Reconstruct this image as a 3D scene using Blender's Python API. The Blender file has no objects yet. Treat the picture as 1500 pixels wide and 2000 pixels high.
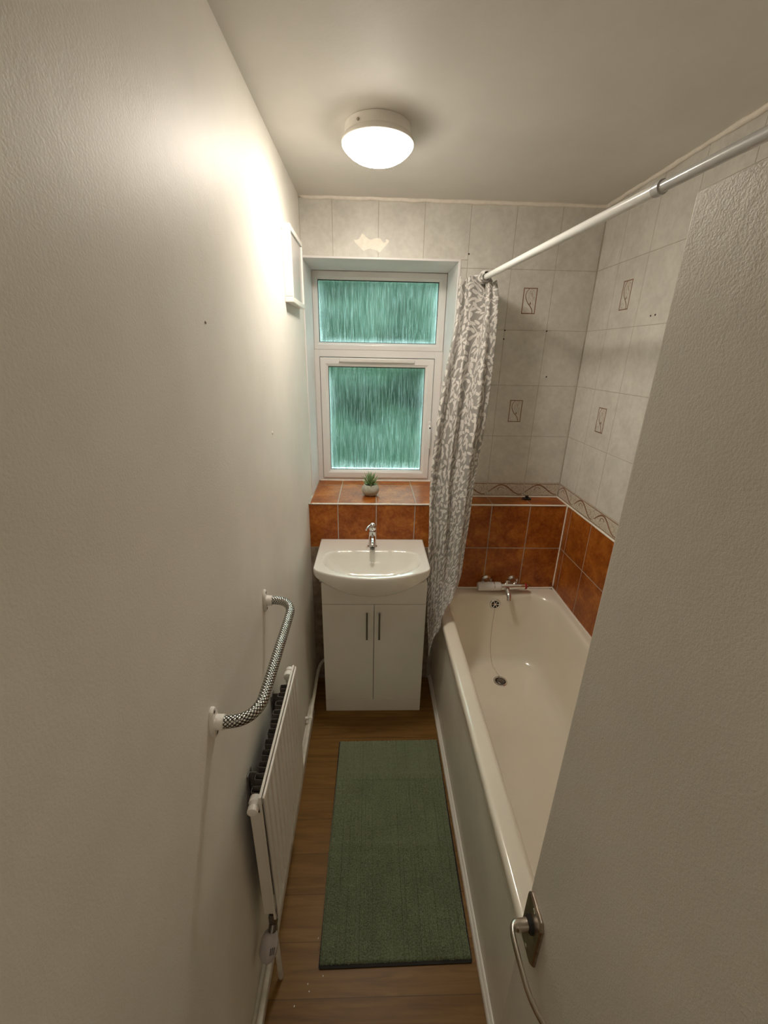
import bpy, bmesh, math, random
from mathutils import Vector, Matrix, noise
random.seed(7)
C = bpy.context.scene.collection
SC = bpy.context.scene

# ------------------------------------------------------------------ camera
F_PX = 808.28
CAM = Vector((0.318, 0.0, 1.8274))
YAW, PITCH, ROLL = 0.03307, -0.36374, 0.01933
cd = bpy.data.cameras.new('camera'); cam = bpy.data.objects.new('camera', cd); C.objects.link(cam)
cd.sensor_fit = 'HORIZONTAL'; cd.sensor_width = 36.0; cd.lens = 36.0 * F_PX / 1500.0
cd.clip_start = 0.02; cd.clip_end = 200
fw = Vector((math.sin(YAW)*math.cos(PITCH), math.cos(YAW)*math.cos(PITCH), math.sin(PITCH)))
rt = Vector((math.cos(YAW), -math.sin(YAW), 0)); up = rt.cross(fw)
r2 = rt*math.cos(ROLL) + up*math.sin(ROLL); u2 = -rt*math.sin(ROLL) + up*math.cos(ROLL)
M = Matrix((r2, u2, -fw)).transposed().to_4x4(); M.translation = CAM
cam.matrix_world = M
SC.camera = cam

# ------------------------------------------------------------------ world, light levels, exposure
SC.view_settings.view_transform = 'Standard'; SC.view_settings.look = 'None'
SC.view_settings.gamma = 1; SC.view_settings.use_curve_mapping = False
SC.view_settings.exposure = 0.22
LAMP_COL = (1.0, 0.91, 0.79); LAMP_STR = 124.0
FILL_W = 2.8
SKY_STR = 9.0
SC.cycles.max_bounces = 20; SC.cycles.diffuse_bounces = 12; SC.cycles.glossy_bounces = 6; SC.cycles.transmission_bounces = 10
w = bpy.data.worlds.new('world'); SC.world = w; w.use_nodes = True
bg = w.node_tree.nodes['Background']; bg.inputs[0].default_value = (0.74, 0.88, 0.95, 1); bg.inputs[1].default_value = SKY_STR

# added fill light, out of view behind the camera, to lift the room
ld = bpy.data.lights.new('fill_light', 'AREA'); ld.shape = 'DISK'; ld.size = 0.35; ld.energy = FILL_W; ld.color = (1.0, 0.9, 0.76)
lo = bpy.data.objects.new('fill_light', ld); C.objects.link(lo); lo.location = (0.35, -0.85, 2.38)

# ------------------------------------------------------------------ dimensions
W, H, D = 1.333, 2.4474, 2.1146        # room width, ceiling, upper back wall
DF = 1.981                             # face of the low boxing
ZL = 1.116                             # ledge and window sill
ZT = 0.6276                            # bath rim
YW = 2.394                             # window frame face
XR, ZO = 0.705, 2.226                  # window opening
XDOOR = 0.62

# ------------------------------------------------------------------ materials
def new_mat(name):
    m = bpy.data.materials.new(name); m.use_nodes = True
    return m, m.node_tree, m.node_tree.nodes['Principled BSDF']
def N(nt, t, **kw):
    n = nt.nodes.new(t)
    for k, v in kw.items(): setattr(n, k, v)
    return n
def objcoord(nt, scale=(1, 1, 1), rot=(0, 0, 0), src='Object'):
    tc = N(nt, 'ShaderNodeTexCoord'); mp = N(nt, 'ShaderNodeMapping')
    mp.inputs['Scale'].default_value = scale; mp.inputs['Rotation'].default_value = rot
    nt.links.new(tc.outputs[src], mp.inputs['Vector'])
    return mp.outputs[0]
def noise_n(nt, vec, scale, detail=2, rough=.5, dist=0):
    n = N(nt, 'ShaderNodeTexNoise'); n.inputs['Scale'].default_value = scale; n.inputs['Detail'].default_value = detail
    n.inputs['Roughness'].default_value = rough; n.inputs['Distortion'].default_value = dist
    nt.links.new(vec, n.inputs['Vector']); return n.outputs['Fac']
def ramp(nt, fac, stops):
    r = N(nt, 'ShaderNodeValToRGB'); e = r.color_ramp.elements
    while len(e) < len(stops): e.new(0.5)
    for i, (p, c) in enumerate(stops): e[i].position = p; e[i].color = (*c, 1) if len(c) == 3 else c
    nt.links.new(fac, r.inputs[0]); return r.outputs[0]
def math_n(nt, op, a, b=None, c=None):
    n = N(nt, 'ShaderNodeMath', operation=op)
    for i, v in enumerate((a, b, c)):
        if v is None: continue
        if hasattr(v, 'is_linked'): nt.links.new(v, n.inputs[i])
        else: n.inputs[i].default_value = v
    return n.outputs[0]
def mixc(nt, fac, a, b, blend='MIX'):
    n = N(nt, 'ShaderNodeMix', data_type='RGBA', blend_type=blend)
    for s, v in ((0, fac), (6, a), (7, b)):
        if hasattr(v, 'is_linked'): nt.links.new(v, n.inputs[s])
        else: n.inputs[s].default_value = v if s == 0 else ((*v, 1) if len(v) == 3 else v)
    return n.outputs[2]
def bump(nt, bsdf, h, strength=.3, dist=.002, prev=None):
    b = N(nt, 'ShaderNodeBump'); b.inputs['Strength'].default_value = strength; b.inputs['Distance'].default_value = dist
    nt.links.new(h, b.inputs['Height'])
    if prev: nt.links.new(prev, b.inputs['Normal'])
    nt.links.new(b.outputs[0], bsdf.inputs['Normal']); return b.outputs[0]
def plain(name, col, rough=.5, metal=0, var=.06, vscale=8, bscale=None, bstr=.2, bdist=.001, coat=0, spec=.5):
    m, nt, b = new_mat(name)
    v = objcoord(nt)
    f = noise_n(nt, v, vscale, 3)
    lo_ = tuple(c*(1-var) for c in col); hi = tuple(min(1, c*(1+var)) for c in col)
    nt.links.new(ramp(nt, f, [(.3, lo_), (.7, hi)]), b.inputs['Base Color'])
    b.inputs['Roughness'].default_value = rough; b.inputs['Metallic'].default_value = metal
    b.inputs['Coat Weight'].default_value = coat; b.inputs['Specular IOR Level'].default_value = spec
    if bscale: bump(nt, b, noise_n(nt, v, bscale, 3, .55), bstr, bdist)
    return m

def painted_plaster(name, col, s1=140, s2=14, st=.35, rough=.55):
    m, nt, b = new_mat(name); v = objcoord(nt)
    f = noise_n(nt, v, 3.0, 4, .6)
    nt.links.new(ramp(nt, f, [(.3, tuple(c*.93 for c in col)), (.7, tuple(min(1, c*1.03) for c in col))]), b.inputs['Base Color'])
    b.inputs['Roughness'].default_value = rough
    n1 = bump(nt, b, noise_n(nt, v, s2, 2), st*.5, .004)
    bump(nt, b, noise_n(nt, v, s1, 3, .6), st, .0022, n1)
    return m
M_WALL = painted_plaster('paint_cream', (.82, .79, .725), rough=.5, s1=230, s2=22, st=.22)
M_CEIL = painted_plaster('paint_ceiling', (.73, .705, .66), s1=90, st=.12, rough=.6)
M_DOOR = painted_plaster('paint_door', (.66, .63, .565), s1=380, s2=60, st=.36, rough=.42)
M_REVEAL = plain('reveal_white', (.78, .755, .75), .4, var=.04)
M_UPVC = plain('white_upvc', (.80, .77, .75), .3, var=.02, coat=.2)
M_GASKET = plain('black_gasket', (.02, .02, .02), .5)
M_CERAMIC = plain('white_ceramic', (.84, .82, .76), .12, var=.02, coat=.5)
M_BATH = plain('cream_acrylic', (.82, .77, .66), .16, var=.03, vscale=4, coat=.4)
M_CABINET = plain('cabinet_white', (.90, .88, .83), .35, var=.02)
M_PANEL = plain('bath_panel_white', (.82, .79, .73), .3, var=.04)
M_WHITE = plain('white_gloss', (.86, .83, .78), .28, var=.03, coat=.2)
M_SKIRT = plain('white_skirting', (.74, .71, .63), .4, var=.14, vscale=30)
M_SEAL = plain('white_sealant', (.86, .80, .72), .35, var=.05, vscale=60, bscale=60, bstr=.3)
M_CHROME = plain('chrome', (.75, .75, .75), .09, metal=1, var=.03)
M_STEEL = plain('brushed_steel', (.22, .20, .18), .32, metal=1, var=.05)
M_NICKEL = plain('satin_nickel', (.62, .58, .52), .24, metal=1, var=.08, vscale=40)
M_AGED = plain('tarnished_plate', (.40, .34, .28), .32, metal=1, var=.25, vscale=60)
M_BLACK = plain('black_plastic', (.01, .01, .012), .4)
M_DARK = plain('dark_recess', (.015, .012, .01), .8)
M_RAD = plain('radiator_enamel', (.80, .76, .70), .33, var=.02, coat=.15)
M_FIN = plain('dark_fins', (.16, .14, .125), .55, var=.3, vscale=60)  # dark mottled grey-brown of the convector fins and wall brackets
M_VALVE = plain('white_valve_plastic', (.50, .46, .46), .4, var=.04)
M_RED = plain('red_mark', (.35, .01, .01), .4)
M_POT = plain('concrete_pot', (.42, .41, .34), .8, var=.14, vscale=60, bscale=200, bstr=.3)
M_SOIL = plain('potting_soil', (.03, .02, .012), .9, bscale=300, bstr=.6)
M_MOTIF = plain('brown_glaze', (.27, .145, .085), .35, var=.2, vscale=80)
M_MOTIFL = plain('taupe_glaze', (.50, .40, .31), .4, var=.25, vscale=120)
M_ROD = plain('white_rod_enamel', (.74, .74, .72), .25, var=.02, coat=.3)
M_ROD2 = plain('grey_rod_enamel', (.50, .50, .50), .25, var=.03, coat=.3)
M_PATCH = plain('bare_plaster', (.93, .88, .78), .6, var=.06, vscale=60)

def grout_mat(name, col):
    return plain(name, col, .8, var=.15, vscale=20)
M_GROUT_L = grout_mat('grout_beige', (.42, .38, .31))
M_GROUT_B = grout_mat('grout_pink', (.52, .36, .26))

# beige mottled wall tile
m, nt, b = new_mat('beige_tile'); M_TILE = m; v = objcoord(nt)
f = noise_n(nt, v, 9, 6, .65, .3)
c1 = ramp(nt, f, [(.30, (.53, .51, .465)), (.52, (.62, .60, .55)), (.75, (.71, .69, .64))])
f2 = noise_n(nt, v, 45, 3, .6)
c2 = mixc(nt, .22, c1, ramp(nt, f2, [(.35, (.55, .53, .47)), (.65, (.80, .77, .71))]))
nt.links.new(c2, b.inputs['Base Color']); b.inputs['Roughness'].default_value = .42; b.inputs['Specular IOR Level'].default_value = .35
bump(nt, b, noise_n(nt, v, 40, 2), .06, .001)
# border tile (stippled)
m, nt, b = new_mat('border_tile'); M_BORDER = m; v = objcoord(nt)
f = noise_n(nt, v, 160, 4, .7, .5)
nt.links.new(ramp(nt, f, [(.36, (.42, .37, .30)), (.52, (.64, .59, .50)), (.7, (.70, .66, .57))]), b.inputs['Base Color'])
b.inputs['Roughness'].default_value = .3
# terracotta glossy tile
m, nt, b = new_mat('terracotta_tile'); M_TERRA = m; v = objcoord(nt)
f = noise_n(nt, v, 11, 7, .68, .4)
c1 = ramp(nt, f, [(.26, (.15, .028, .003)), (.46, (.27, .068, .007)), (.60, (.42, .135, .018)), (.80, (.58, .25, .06))])
f2 = noise_n(nt, v, 70, 4, .6)
c2 = mixc(nt, .25, c1, ramp(nt, f2, [(.4, (.24, .050, .006)), (.65, (.60, .20, .04))]))
nt.links.new(c2, b.inputs['Base Color']); b.inputs['Roughness'].default_value = .36; b.inputs['Specular IOR Level'].default_value = .35
bump(nt, b, noise_n(nt, v, 30, 3), .10, .0015)
# wood-look vinyl floor, planks run across the room
m, nt, b = new_mat('oak_vinyl'); M_FLOOR = m
tc = N(nt, 'ShaderNodeTexCoord'); sep = N(nt, 'ShaderNodeSeparateXYZ'); nt.links.new(tc.outputs['Object'], sep.inputs[0])
row = math_n(nt, 'FLOOR', math_n(nt, 'DIVIDE', sep.outputs[1], .13))
wn = N(nt, 'ShaderNodeTexWhiteNoise', noise_dimensions='1D'); nt.links.new(row, wn.inputs['W'])
cmb = N(nt, 'ShaderNodeCombineXYZ')
nt.links.new(math_n(nt, 'ADD', math_n(nt, 'MULTIPLY', sep.outputs[0], 1.6), math_n(nt, 'MULTIPLY', wn.outputs['Value'], 30)), cmb.inputs[0])
nt.links.new(math_n(nt, 'MULTIPLY', sep.outputs[1], 20), cmb.inputs[1])
f = noise_n(nt, cmb.outputs[0], 2.2, 6, .6, .9)
c1 = ramp(nt, f, [(.28, (.12, .055, .012)), (.5, (.205, .103, .026)), (.72, (.285, .155, .045))])
c2 = mixc(nt, .35, c1, ramp(nt, wn.outputs['Value'], [(0, (.15, .075, .018)), (1, (.28, .155, .045))]))
fr = math_n(nt, 'FRACT', math_n(nt, 'DIVIDE', sep.outputs[1], .13))
seam = math_n(nt, 'LESS_THAN', fr, .018)
c3 = mixc(nt, math_n(nt, 'MULTIPLY', seam, .55), c2, (.05, .025, .01))
# knots
vo = N(nt, 'ShaderNodeTexVoronoi'); vo.inputs['Scale'].default_value = 4.5
nt.links.new(objcoord(nt, (1, 1.7, 1)), vo.inputs['Vector'])
c4 = mixc(nt, ramp(nt, vo.outputs['Distance'], [(.02, (.7, .7, .7)), (.075, (0, 0, 0))]), c3, (.06, .028, .01))
nt.links.new(c4, b.inputs['Base Color']); b.inputs['Roughness'].default_value = .42; b.inputs['Specular IOR Level'].default_value = .25
bump(nt, b, f, .08, .001)
# rug
m, nt, b = new_mat('green_pile'); M_RUG = m; v = objcoord(nt)
f = noise_n(nt, v, 230, 4, .75)
c1 = ramp(nt, f, [(.32, (.035, .048, .02)), (.5, (.15, .185, .10)), (.68, (.33, .38, .23))])
f2 = noise_n(nt, v, 9, 3, .6)
c2 = mixc(nt, .3, c1, ramp(nt, f2, [(.35, (.09, .12, .055)), (.65, (.20, .25, .135))]))
# woven rows: groove shade between the pile ribs painted into the colour, uneven strength
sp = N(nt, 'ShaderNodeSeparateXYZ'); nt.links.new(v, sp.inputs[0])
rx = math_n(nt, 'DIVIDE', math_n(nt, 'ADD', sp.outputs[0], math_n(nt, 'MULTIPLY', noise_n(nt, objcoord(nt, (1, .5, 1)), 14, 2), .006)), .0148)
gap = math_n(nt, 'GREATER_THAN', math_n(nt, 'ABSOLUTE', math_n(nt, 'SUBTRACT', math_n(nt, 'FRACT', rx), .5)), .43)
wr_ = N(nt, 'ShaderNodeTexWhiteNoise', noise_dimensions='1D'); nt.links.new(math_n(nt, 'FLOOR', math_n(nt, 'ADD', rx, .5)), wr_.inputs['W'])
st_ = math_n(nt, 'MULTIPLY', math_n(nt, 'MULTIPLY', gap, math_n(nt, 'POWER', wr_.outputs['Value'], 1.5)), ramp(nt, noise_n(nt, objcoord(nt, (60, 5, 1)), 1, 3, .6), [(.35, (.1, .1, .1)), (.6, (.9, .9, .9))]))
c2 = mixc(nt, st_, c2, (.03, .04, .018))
# lighter sheen of pile lying another way past the fold lines, painted into colour
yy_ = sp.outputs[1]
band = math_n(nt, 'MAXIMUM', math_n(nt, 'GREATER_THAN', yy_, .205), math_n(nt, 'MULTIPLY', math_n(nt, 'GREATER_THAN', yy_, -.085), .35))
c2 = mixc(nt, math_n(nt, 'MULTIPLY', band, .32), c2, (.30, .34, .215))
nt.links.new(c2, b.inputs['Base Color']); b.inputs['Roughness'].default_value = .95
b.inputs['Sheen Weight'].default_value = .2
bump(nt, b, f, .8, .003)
# knurled chrome
m, nt, b = new_mat('knurled_chrome'); M_KNURL = m
v = objcoord(nt, (1, 1, 1), src='UV')
w1 = N(nt, 'ShaderNodeTexWave', wave_type='BANDS', bands_direction='DIAGONAL'); w1.inputs['Scale'].default_value = 1.0
mp1 = N(nt, 'ShaderNodeMapping'); mp1.inputs['Scale'].default_value = (.5, .5, 0); nt.links.new(v, mp1.inputs[0]); nt.links.new(mp1.outputs[0], w1.inputs[0])
w2 = N(nt, 'ShaderNodeTexWave', wave_type='BANDS', bands_direction='DIAGONAL'); w2.inputs['Scale'].default_value = 1.0
mp2 = N(nt, 'ShaderNodeMapping'); mp2.inputs['Scale'].default_value = (-.5, .5, 0); nt.links.new(v, mp2.inputs[0]); nt.links.new(mp2.outputs[0], w2.inputs[0])
hh = math_n(nt, 'MULTIPLY', w1.outputs['Fac'], w2.outputs['Fac'])
nt.links.new(ramp(nt, hh, [(0, (.05, .045, .04)), (.45, (.85, .84, .80))]), b.inputs['Base Color'])
b.inputs['Metallic'].default_value = 1; b.inputs['Roughness'].default_value = .24
bump(nt, b, hh, .7, .0012)
# lamp glass
m, nt, b = new_mat('lamp_opal'); M_LAMP = m
b.inputs['Base Color'].default_value = (.9, .88, .82, 1); b.inputs['Emission Color'].default_value = (*LAMP_COL, 1)
b.inputs['Roughness'].default_value = .3
# the LEDs behind the diffuser face down, so its middle is brighter than its rim
ge = N(nt, 'ShaderNodeNewGeometry'); sz = N(nt, 'ShaderNodeSeparateXYZ'); nt.links.new(ge.outputs['Normal'], sz.inputs[0])
az = math_n(nt, 'ABSOLUTE', sz.outputs[2])
nt.links.new(math_n(nt, 'MULTIPLY', math_n(nt, 'ADD', math_n(nt, 'MULTIPLY', math_n(nt, 'POWER', az, 5.0), .955), .045), LAMP_STR), b.inputs['Emission Strength'])
# obscured window glass: rippled downwards, condensation near the beads
m, nt, b = new_mat('obscure_glass'); M_GLASS = m
v = objcoord(nt, (150, 1, 9)); f = noise_n(nt, v, 1.0, 4, .65, .4)
nt.links.new(ramp(nt, noise_n(nt, objcoord(nt, (170, 1, 8)), 1, 5, .75, .6), [(.34, (.22, .40, .33)), (.5, (.52, .72, .63)), (.68, (.92, 1, .96))]), b.inputs['Base Color']); b.inputs['Transmission Weight'].default_value = 1
b.inputs['Roughness'].default_value = .13; b.inputs['IOR'].default_value = 1.35
bump(nt, b, f, .55, .0035)
tl = N(nt, 'ShaderNodeBsdfTranslucent'); tl.inputs[0].default_value = (.86, .97, .95, 1)
uv = objcoord(nt, src='UV'); s2 = N(nt, 'ShaderNodeSeparateXYZ'); nt.links.new(uv, s2.inputs[0])
ex = math_n(nt, 'MINIMUM', s2.outputs[0], math_n(nt, 'SUBTRACT', 1, s2.outputs[0]))
ez = math_n(nt, 'MINIMUM', math_n(nt, 'MULTIPLY', s2.outputs[1], .8), math_n(nt, 'MULTIPLY', math_n(nt, 'SUBTRACT', 1, s2.outputs[1]), 1.3))
ed = math_n(nt, 'ADD', math_n(nt, 'MINIMUM', ex, ez), math_n(nt, 'MULTIPLY', math_n(nt, 'SUBTRACT', f, .5), .14))
fac = math_n(nt, 'ADD', ramp(nt, ed, [(.0, (.22, .22, .22)), (.03, (.08, .08, .08)), (.08, (.004, .004, .004))]), math_n(nt, 'MULTIPLY', ramp(nt, noise_n(nt, objcoord(nt, (220, 1, 14)), 1, 3, .7), [(.45, (0, 0, 0)), (.75, (1, 1, 1))]), .10))
mx = N(nt, 'ShaderNodeMixShader'); nt.links.new(fac, mx.inputs[0]); nt.links.new(b.outputs[0], mx.inputs[1]); nt.links.new(tl.outputs[0], mx.inputs[2])
nt.links.new(mx.outputs[0], nt.nodes['Material Output'].inputs['Surface'])
# leaf printed curtain
m, nt, b = new_mat('leaf_print_fabric'); M_CURT = m
def leaf_layer(scale, off, a, bb):
    mp = N(nt, 'ShaderNodeMapping'); mp.inputs['Location'].default_value = off; mp.inputs['Scale'].default_value = (scale, scale, 1)
    tc_ = N(nt, 'ShaderNodeTexCoord'); nt.links.new(tc_.outputs['UV'], mp.inputs[0])
    vo = N(nt, 'ShaderNodeTexVoronoi', voronoi_dimensions='2D'); vo.inputs['Scale'].default_value = 1; vo.inputs['Randomness'].default_value = .75
    nt.links.new(mp.outputs[0], vo.inputs['Vector'])
    sub = N(nt, 'ShaderNodeVectorMath', operation='SUBTRACT'); nt.links.new(mp.outputs[0], sub.inputs[0]); nt.links.new(vo.outputs['Position'], sub.inputs[1])
    sc_ = N(nt, 'ShaderNodeSeparateColor'); nt.links.new(vo.outputs['Color'], sc_.inputs[0])
    rot = N(nt, 'ShaderNodeVectorRotate', rotation_type='Z_AXIS'); nt.links.new(sub.outputs[0], rot.inputs['Vector'])
    nt.links.new(math_n(nt, 'ADD', math_n(nt, 'MULTIPLY', math_n(nt, 'SUBTRACT', sc_.outputs[0], .5), 2.6), 0.0), rot.inputs['Angle'])
    sp = N(nt, 'ShaderNodeSeparateXYZ'); nt.links.new(rot.outputs[0], sp.inputs[0])
    # pointed leaf:  |x| < a*(1-(y/b)^2)
    yy = math_n(nt, 'DIVIDE', sp.outputs[1], bb); y2 = math_n(nt, 'MULTIPLY', yy, yy)
    lim = math_n(nt, 'MULTIPLY', math_n(nt, 'SUBTRACT', 1, y2), a)
    return math_n(nt, 'GREATER_THAN', math_n(nt, 'SUBTRACT', lim, math_n(nt, 'ABSOLUTE', sp.outputs[0])), 0)
L1 = leaf_layer(36, (0, 0, 0), .22, .52); L2 = leaf_layer(31, (3.3, 7.7, 0), .15, .44)
def vine(sx, amp, fq, ph):
    tc_ = N(nt, 'ShaderNodeTexCoord'); sp = N(nt, 'ShaderNodeSeparateXYZ'); nt.links.new(tc_.outputs['UV'], sp.inputs[0])
    s = math_n(nt, 'MULTIPLY', math_n(nt, 'SINE', math_n(nt, 'ADD', math_n(nt, 'MULTIPLY', sp.outputs[1], fq), ph)), amp)
    x = math_n(nt, 'ADD', sp.outputs[0], s)
    d = math_n(nt, 'ABSOLUTE', math_n(nt, 'SUBTRACT', math_n(nt, 'FRACT', math_n(nt, 'MULTIPLY', x, sx)), .5))
    return math_n(nt, 'LESS_THAN', d, .0017*sx)
V1 = vine(9, .022, 26, 0); V2 = vine(8, .03, 19, 1.7)
mask = math_n(nt, 'MAXIMUM', math_n(nt, 'MAXIMUM', L1, L2), math_n(nt, 'MAXIMUM', V1, V2))
col = mixc(nt, mask, (.345, .325, .30), (.72, .69, .65))
nt.links.new(col, b.inputs['Base Color']); b.inputs['Roughness'].default_value = .75
b.inputs['Sheen Weight'].default_value = .1
bump(nt, b, noise_n(nt, objcoord(nt, src='UV'), 40, 3), .12, .002)
tl = N(nt, 'ShaderNodeBsdfTranslucent'); nt.links.new(col, tl.inputs[0])
mx = N(nt, 'ShaderNodeMixShader'); mx.inputs[0].default_value = .22; nt.links.new(b.outputs[0], mx.inputs[1]); nt.links.new(tl.outputs[0], mx.inputs[2])
nt.links.new(mx.outputs[0], nt.nodes['Material Output'].inputs['Surface'])
# plants
m, nt, b = new_mat('succulent_leaf'); M_SUCC = m; v = objcoord(nt)
nt.links.new(ramp(nt, noise_n(nt, v, 60, 2), [(.3, (.09, .19, .06)), (.7, (.30, .42, .20))]), b.inputs['Base Color']); b.inputs['Roughness'].default_value = .45
m, nt, b = new_mat('garden_leaf'); M_LEAF = m; v = objcoord(nt)
nt.links.new(ramp(nt, noise_n(nt, v, 1.6, 5, .7), [(.3, (.004, .014, .007)), (.52, (.015, .038, .018)), (.72, (.040, .076, .036))]), b.inputs['Base Color']); b.inputs['Roughness'].default_value = .7
M_GRASS = plain('garden_grass', (.08, .18, .06), .9, var=.3)

# ------------------------------------------------------------------ mesh helpers
POS = {}
def obj(name, bm, mat, parent=None, smooth=False, kind=None, label=None, bevel=0, sub=0, angle=None, seg=2):
    me = bpy.data.meshes.new(name)
    off = POS.get(parent.name, Vector()) if parent else Vector()
    if off.length > 0: bmesh.ops.translate(bm, verts=bm.verts, vec=-off)
    bmesh.ops.recalc_face_normals(bm, faces=bm.faces)
    bm.to_mesh(me); bm.free()
    o = bpy.data.objects.new(name, me); C.objects.link(o)
    me.materials.append(mat)
    POS[o.name] = off.copy()
    if parent: o.parent = parent
    if smooth:
        for p in me.polygons: p.use_smooth = True
        if angle: me.set_sharp_from_angle(angle=math.radians(angle))
    if bevel:
        md = o.modifiers.new('bevel', 'BEVEL'); md.width = bevel; md.segments = seg; md.limit_method = 'ANGLE'; md.angle_limit = math.radians(40)
    if sub:
        md = o.modifiers.new('subdivision', 'SUBSURF'); md.levels = sub; md.render_levels = sub
    if kind: o['kind'] = kind
    if label: o['label'] = label
    return o
def thing(name, label, cat, loc, group=None):
    o = bpy.data.objects.new(name, None); C.objects.link(o); o.location = loc; o.empty_display_size = .05
    POS[o.name] = Vector(loc); o['label'] = label; o['category'] = cat
    if group: o['group'] = group
    return o
def tag(o, label, cat, group=None):
    o['label'] = label; o['category'] = cat
    if group: o['group'] = group
    return o
def struct(name, bm, mat, **kw):
    return obj(name, bm, mat, kind='structure', **kw)
def BM(): return bmesh.new()
def box(bm, x0, x1, y0, y1, z0, z1):
    vs = [bm.verts.new((x, y, z)) for z in (z0, z1) for y in (y0, y1) for x in (x0, x1)]
    for f in ((0, 1, 3, 2), (4, 6, 7, 5), (0, 4, 5, 1), (2, 3, 7, 6), (0, 2, 6, 4), (1, 5, 7, 3)):
        bm.faces.new([vs[i] for i in f])
    return vs
def loft(bm, rings, close=True, cap0=True, cap1=True):
    R = [[bm.verts.new(p) for p in r] for r in rings]
    n = len(R[0])
    for a, b_ in zip(R, R[1:]):
        for i in range(n if close else n-1):
            j = (i+1) % n
            bm.faces.new((a[i], a[j], b_[j], b_[i]))
    if cap0 and close: bm.faces.new(R[0][::-1])
    if cap1 and close: bm.faces.new(R[-1])
    return R
def frame_from(t, ref=None):
    t = Vector(t).normalized()
    ref = ref or (Vector((0, 0, 1)) if abs(t.z) < .9 else Vector((1, 0, 0)))
    a = t.cross(ref).normalized(); b_ = a.cross(t).normalized()
    return a, b_
def cyl(bm, p0, p1, r0, r1=None, n=24):
    p0, p1 = Vector(p0), Vector(p1); r1 = r0 if r1 is None else r1
    a, b_ = frame_from(p1-p0)
    ring = lambda p, r: [p + (a*math.cos(2*math.pi*i/n) + b_*math.sin(2*math.pi*i/n))*r for i in range(n)]
    loft(bm, [ring(p0, r0), ring(p1, r1)])
def lathe(bm, origin, axis, prof, n=40, cap0=True, cap1=True):
    """prof: list of (distance along axis, radius)"""
    o = Vector(origin); ax = Vector(axis).normalized(); a, b_ = frame_from(ax)
    loft(bm, [[o + ax*h + (a*math.cos(2*math.pi*i/n) + b_*math.sin(2*math.pi*i/n))*max(r, 1e-5) for i in range(n)] for h, r in prof], cap0=cap0, cap1=cap1)
def smooth_path(pts, k=8):
    pts = [Vector(p) for p in pts]; out = []
    P = [pts[0]*2-pts[1]] + pts + [pts[-1]*2-pts[-2]]
    for i in range(1, len(P)-2):
        p0, p1, p2, p3 = P[i-1:i+3]
        for j in range(k):
            t = j/k
            out.append(.5*((2*p1)+(-p0+p2)*t+(2*p0-5*p1+4*p2-p3)*t*t+(-p0+3*p1-3*p2+p3)*t**3))
    out.append(pts[-1]); return out
def tube(bm, pts, r, n=12, k=8, spline=True, uv=False):
    P = smooth_path(pts, k) if spline else [Vector(p) for p in pts]
    rings = []; ref = None
    for i, p in enumerate(P):
        t = (P[min(i+1, len(P)-1)] - P[max(i-1, 0)]).normalized()
        if ref is None: a, b_ = frame_from(t)
        else:
            a = (ref - t*ref.dot(t)).normalized(); b_ = t.cross(a)
        ref = a
        rr = r(i/(len(P)-1)) if callable(r) else r
        rings.append([p + (a*math.cos(2*math.pi*j/n) + b_*math.sin(2*math.pi*j/n))*rr for j in range(n)])
    R = loft(bm, rings)
    if uv:
        L = bm.loops.layers.uv.new('UVMap'); idx = {}; s = 0
        rr = r if not callable(r) else r(0.5)
        for i, ring in enumerate(R):
            if i: s += (P[i]-P[i-1]).length
            for j, v_ in enumerate(ring): idx[v_] = (s/(2*math.pi*rr), j/n)
        for f in bm.faces:
            js = [idx[l.vert][1] for l in f.loops]
            for l in f.loops:
                s_, j_ = idx[l.vert]
                if max(js)-min(js) > .5 and j_ < .5: j_ += 1
                l[L].uv = (s_*12, j_*12)
def rrect(x0, x1, y0, y1, z, r, n=6, zf=None):
    """rounded rectangle ring in the XY plane, 4*(n+1) points"""
    out = []
    rs = r if isinstance(r, (list, tuple)) else (r,)*4
    for ci, (cx, cy, sx, sy, a0) in enumerate(((x1, y1, -1, -1, 0), (x0, y1, 1, -1, 90), (x0, y0, 1, 1, 180), (x1, y0, -1, 1, 270))):
        rr = rs[ci]
        for i in range(n+1):
            a = math.radians(a0 + 90*i/n)
            x = cx + sx*rr + rr*math.cos(a); y = cy + sy*rr + rr*math.sin(a)
            out.append(Vector((x, y, zf(x, y) if zf else z)))
    return out

# surface frames for tiling: P(u,v,w) with w pointing into the room
FR_BACK_U = lambda u, v, w_: (u, D - w_, v)
FR_BACK_L = lambda u, v, w_: (u, DF - w_, v)
FR_RIGHT = lambda u, v, w_: (W - w_, u, v)
FR_SILL = lambda u, v, w_: (u, v, ZL + w_)
G = .0022   # grout gap
TH = .0008  # how far tile faces stand off the wall mesh
def tiles(bm, fr, us, vs, rects, G=G):
    for (a0, a1, b0, b1) in rects:
        U = sorted({a0, a1, *[u for u in us if a0 < u < a1]}); V = sorted({b0, b1, *[v_ for v_ in vs if b0 < v_ < b1]})
        for u0, u1 in zip(U, U[1:]):
            for v0, v1 in zip(V, V[1:]):
                if u1-u0 < .006 or v1-v0 < .006: continue
                g = G/2; c = .0012
                q = lambda i, w_: [fr(u0+g+i, v0+g+i, w_), fr(u1-g-i, v0+g+i, w_), fr(u1-g-i, v1-g-i, w_), fr(u0+g+i, v1-g-i, w_)]
                loft(bm, [q(0, -TH), q(0, -.0004), q(c, 0)], cap0=False)
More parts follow.
